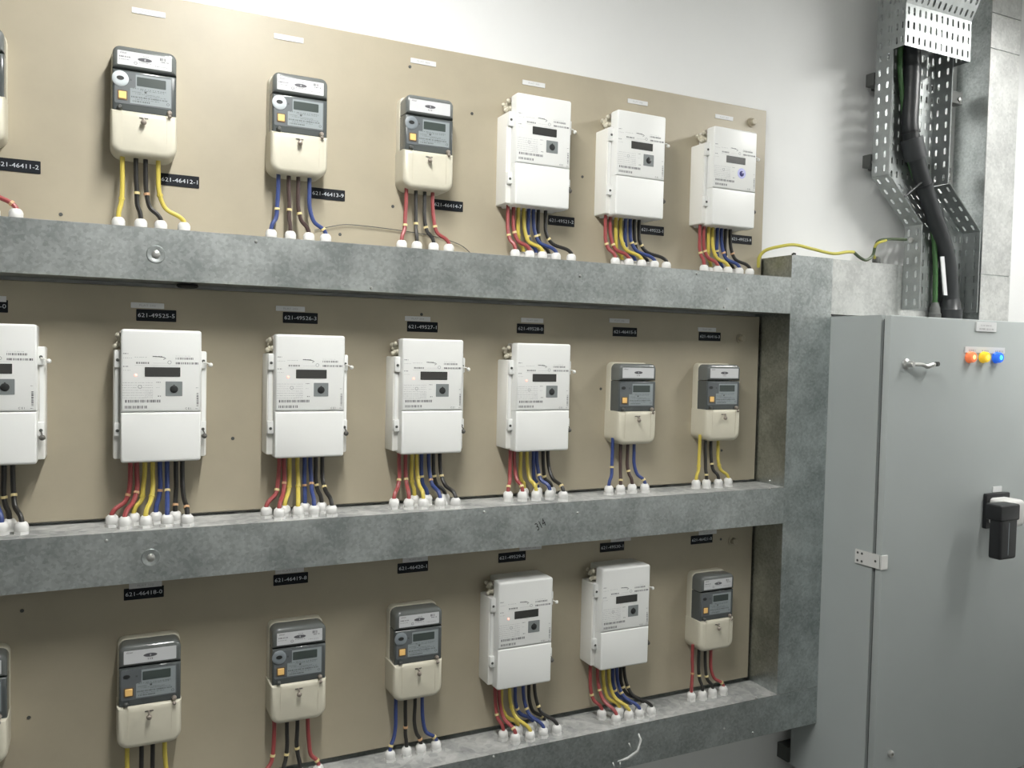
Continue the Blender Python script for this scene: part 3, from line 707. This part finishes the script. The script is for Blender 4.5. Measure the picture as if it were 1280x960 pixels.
# ------------------------------------------------------------------ perforated cable tray
YB, YFR = -.036, -.104
U0, U1, L0, L1 = 2.357, 2.653, 2.530, 2.836
ZT, ZU, ZL, ZB = 2.86, 2.170, 2.018, 1.728
tray = thing('cable_tray', 'perforated galvanised cable tray with a sideways bend above the cabinet', 'cable tray', (U0, 0, ZB))
def V(x, y, z): return (x-U0, y, z-ZB)
def sec(x0, x1, z0, x2, x3, z1, nv, nu=11):
    du = (x1-x0); vv = (x2-x0, 0, z1-z0)
    solid(part('tray_base', 'tray_steel', lambda b: b.perf(V(x0, YB, z0), (du, 0, 0), vv, nu, nv, .30, .50), tray), .0016)
    for xa in (x0, x1):
        fl = solid(part('side_flange', 'tray_steel', lambda b: b.perf(V(xa, YB, z0), (0, YFR-YB, 0), vv, 2, nv, .24, .48), tray), .0016)
        part('flange_lip', 'tray_steel', lambda b: b.tube([V(xa, YFR, z0), V(xa+x2-x0, YFR, z1)], .0028, 6), fl)
sec(L0, L1, ZB, L0, L1, ZL, 6); sec(L0, L1, ZL, U0, U1, ZU, 5); sec(U0, U1, ZU, U0, U1, ZT, 15)
for zc, xs in ((2.503, (U0-.006, 2.805)), (2.228, (U0-.008, 2.76))):
    st = part('strut', 'dark_steel', lambda b: b.box(V(xs[0], YB+.002, zc-.021), V(xs[1], YB+.034, zc+.021)), tray)
    for xx in (xs[0], xs[1]-.03):
        part('strut_bolt', 'screw', lambda b: b.lathe([(.008, 0), (.008, .004), (.004, .006)], V(xx+.014, YB+.002, zc-.006), 'y', 8), st)
        part('wall_fixing', 'dark_steel', lambda b: b.box(V(xx+.002+(.06 if xx < 2.5 else -.10), YB+.034, zc-.015), V(xx+.026+(.06 if xx < 2.5 else -.10), WALL-.001, zc+.015)), st)
for px, py in ((1132, 289), (1139, 287)):
    p = at(px, py, YFR)
# tray crossing over: front plate, sides and the slope that rises towards the room
BY, BZ0, BZ1 = -.166, 2.571, 2.706
QX0, QX1 = 2.335, 2.656
up = thing('cable_tray', 'perforated galvanised tray piece rising from the top of the cable tray', 'cable tray', (QX0, 0, BZ0))
def VQ(x, y, z): return (x-QX0, y, z-BZ0)
pe = atX(1226.5, -2, QX1); k_ = 2.2
SL = Vector((0, (pe.y-BY)*k_, (pe.z-BZ1)*k_))
solid(part('front_plate', 'tray_steel', lambda b: b.perf(VQ(QX0, BY, BZ0), (QX1-QX0, 0, 0), (0, 0, BZ1-BZ0), 12, 3, .34, .55), up), .0016)
solid(part('sloping_plate', 'tray_steel', lambda b: b.perf(VQ(QX0, BY, BZ1), (QX1-QX0, 0, 0), SL, 12, 4, .34, .55), up), .0016)
for xa in (QX0, QX1):
    solid(part('side_plate', 'tray_steel', lambda b: b.perf(VQ(xa, YFR-.002, BZ0), (0, BY-YFR+.002, 0), (0, 0, BZ1-BZ0), 3, 3, .30, .5), up), .0016)
    solid(part('sloping_side', 'tray_steel', lambda b: b.perf(VQ(xa, YFR-.002, BZ1), (0, BY-YFR+.002, 0), SL, 3, 4, .30, .5), up), .0016)

# ------------------------------------------------------------------ cables in the tray
def Pm(l, Y): return [at(a, c, Y) for a, c in l]
pth = [at(1134, 20, -.068)]+Pm([(1140, 65), (1139, 120), (1138, 165), (1150, 215), (1166, 265), (1181, 310), (1187, 350)], -.068)
end = at(1188, 375, -.068)
cb = smooth_path(pth+[Vector((end.x, -.068, end.z)), Vector((end.x+.002, -.068, KZ1+.01))], 6)
ca = tag(part('armoured_cable', 'cable', lambda b: b.tube(cb, .0280, 16)), 'thick black armoured cable descending the tray into the cabinet', 'cable')
zs_ = (at(1139, 172, -.068).z, at(1147, 204, -.068).z)
sl = [q for q in cb if zs_[1] <= q.z <= zs_[0]]
part('heat_shrink_sleeve', 'sleeve', lambda b: b.tube(sl, .037, 16), ca)
for q in ((1140, 166), (1160, 231)):
    c0 = at(*q, -.068); j = min(range(len(cb)), key=lambda i: (cb[i]-c0).length); d = (cb[j+1]-cb[j-1]).normalized()
    tie = part('cable_tie', 'handle_black', lambda b: b.tube([cb[j]-d*.004, cb[j]+d*.004], .0300, 16), ca)
    part('tie_head', 'handle_black', lambda b: b.ball((cb[j].x+.026, cb[j].y-.012, cb[j].z+.004), .007), tie)
j = min(range(len(cb)), key=lambda i: abs(cb[i].z-2.055))
lbp = Pm([(1178.5, 321), (1182.5, 369)], -.096)
part('cable_label', 'strip', lambda b: b.add([(lbp[0].x-.010, lbp[0].y, lbp[0].z), (lbp[0].x+.008, lbp[0].y, lbp[0].z+.002), (lbp[1].x+.008, lbp[1].y, lbp[1].z), (lbp[1].x-.010, lbp[1].y, lbp[1].z)] +
     [(lbp[0].x-.010, lbp[0].y+.004, lbp[0].z), (lbp[0].x+.008, lbp[0].y+.004, lbp[0].z+.002), (lbp[1].x+.008, lbp[1].y+.004, lbp[1].z), (lbp[1].x-.010, lbp[1].y+.004, lbp[1].z)],
     [(3,2,1,0),(4,5,6,7),(0,1,5,4),(1,2,6,5),(2,3,7,6),(3,0,4,7)]), ca)
part('cable_gland', 'cable', lambda b: b.lathe([(.040, 0), (.040, .05), (.036, .055), (.034, .075), (.026, .095), (.025, .12)], (end.x+.002, -.068, KZ1), 'z', 18), ca)
gp = smooth_path([at(1136, 20, -.052)]+Pm([(1125, 70), (1129, 130), (1134, 190), (1153, 250), (1166, 290), (1169, 330), (1169, 365)], -.052)+[Vector((at(1169, 372, -.052).x, -.052, KZ1+.01))], 6)
ge = tag(part('earth_cable', 'earth_green', lambda b: b.tube(gp, .0085, 10)), 'green earth cable running beside the thick black cable into the cabinet', 'cable')
part('cable_gland', 'gland_grey', lambda b: b.lathe([(.022, 0), (.022, .035), (.019, .038), (.018, .055), (.011, .075)], (gp[-1].x, -.052, KZ1), 'z', 12), ge)
sp = smooth_path(Pm([(1132, 194), (1137, 196)], -.08), 3)
p0 = at(1131, 246, -.09); p1 = at(1147, 232, -.09)
part('cable_tie', 'handle_black', lambda b: b.tube([p0, p1, at(1152, 228, -.08)], .0035, 6), ge)
# yellow earth wires over the upright trunking
ew = smooth_path([at(948, 334, -.02), at(949, 322, -.03), at(957, 313, -.04), at(975, 308, -.06), at(993, 306, -.07), at(1015, 311, -.07), at(1041, 317, -.06), at(1058, 315, -.04), at(1067, 315, -.03)], 6)
tag(part('earth_wire', 'earth', lambda b: b.tube(ew, .0052, 8)), 'yellow-green earth wire looping over the top of the upright trunking', 'wire')
ew2 = smooth_path([at(1067, 315, -.03), at(1075, 322, -.02), at(1083, 325, -.02), at(1091, 319, -.02), at(1094, 308, -.03), at(1099, 301, -.04), at(1112, 299, -.05), at(1133, 299.5, -.065)], 6)
e2 = tag(part('earth_wire', 'earth_dark', lambda b: b.tube(ew2, .0052, 8)), 'dark green earth wire bolted to the left flange of the cable tray', 'wire')
part('terminal_lug', 'screw', lambda b: b.lathe([(.009, 0), (.009, .006)], (L0-.001, -.066, at(1133, 299.5, -.065).z), 'x', 10), e2)
ew3 = smooth_path([at(1095, 326, 0), at(1092, 317, -.01), at(1096, 305, -.04), at(1108, 300.5, -.05)], 5)
tag(part('earth_wire', 'earth', lambda b: b.tube(ew3, .0045, 8)), 'short yellow earth wire rising from the small gland behind the upright trunking', 'wire')
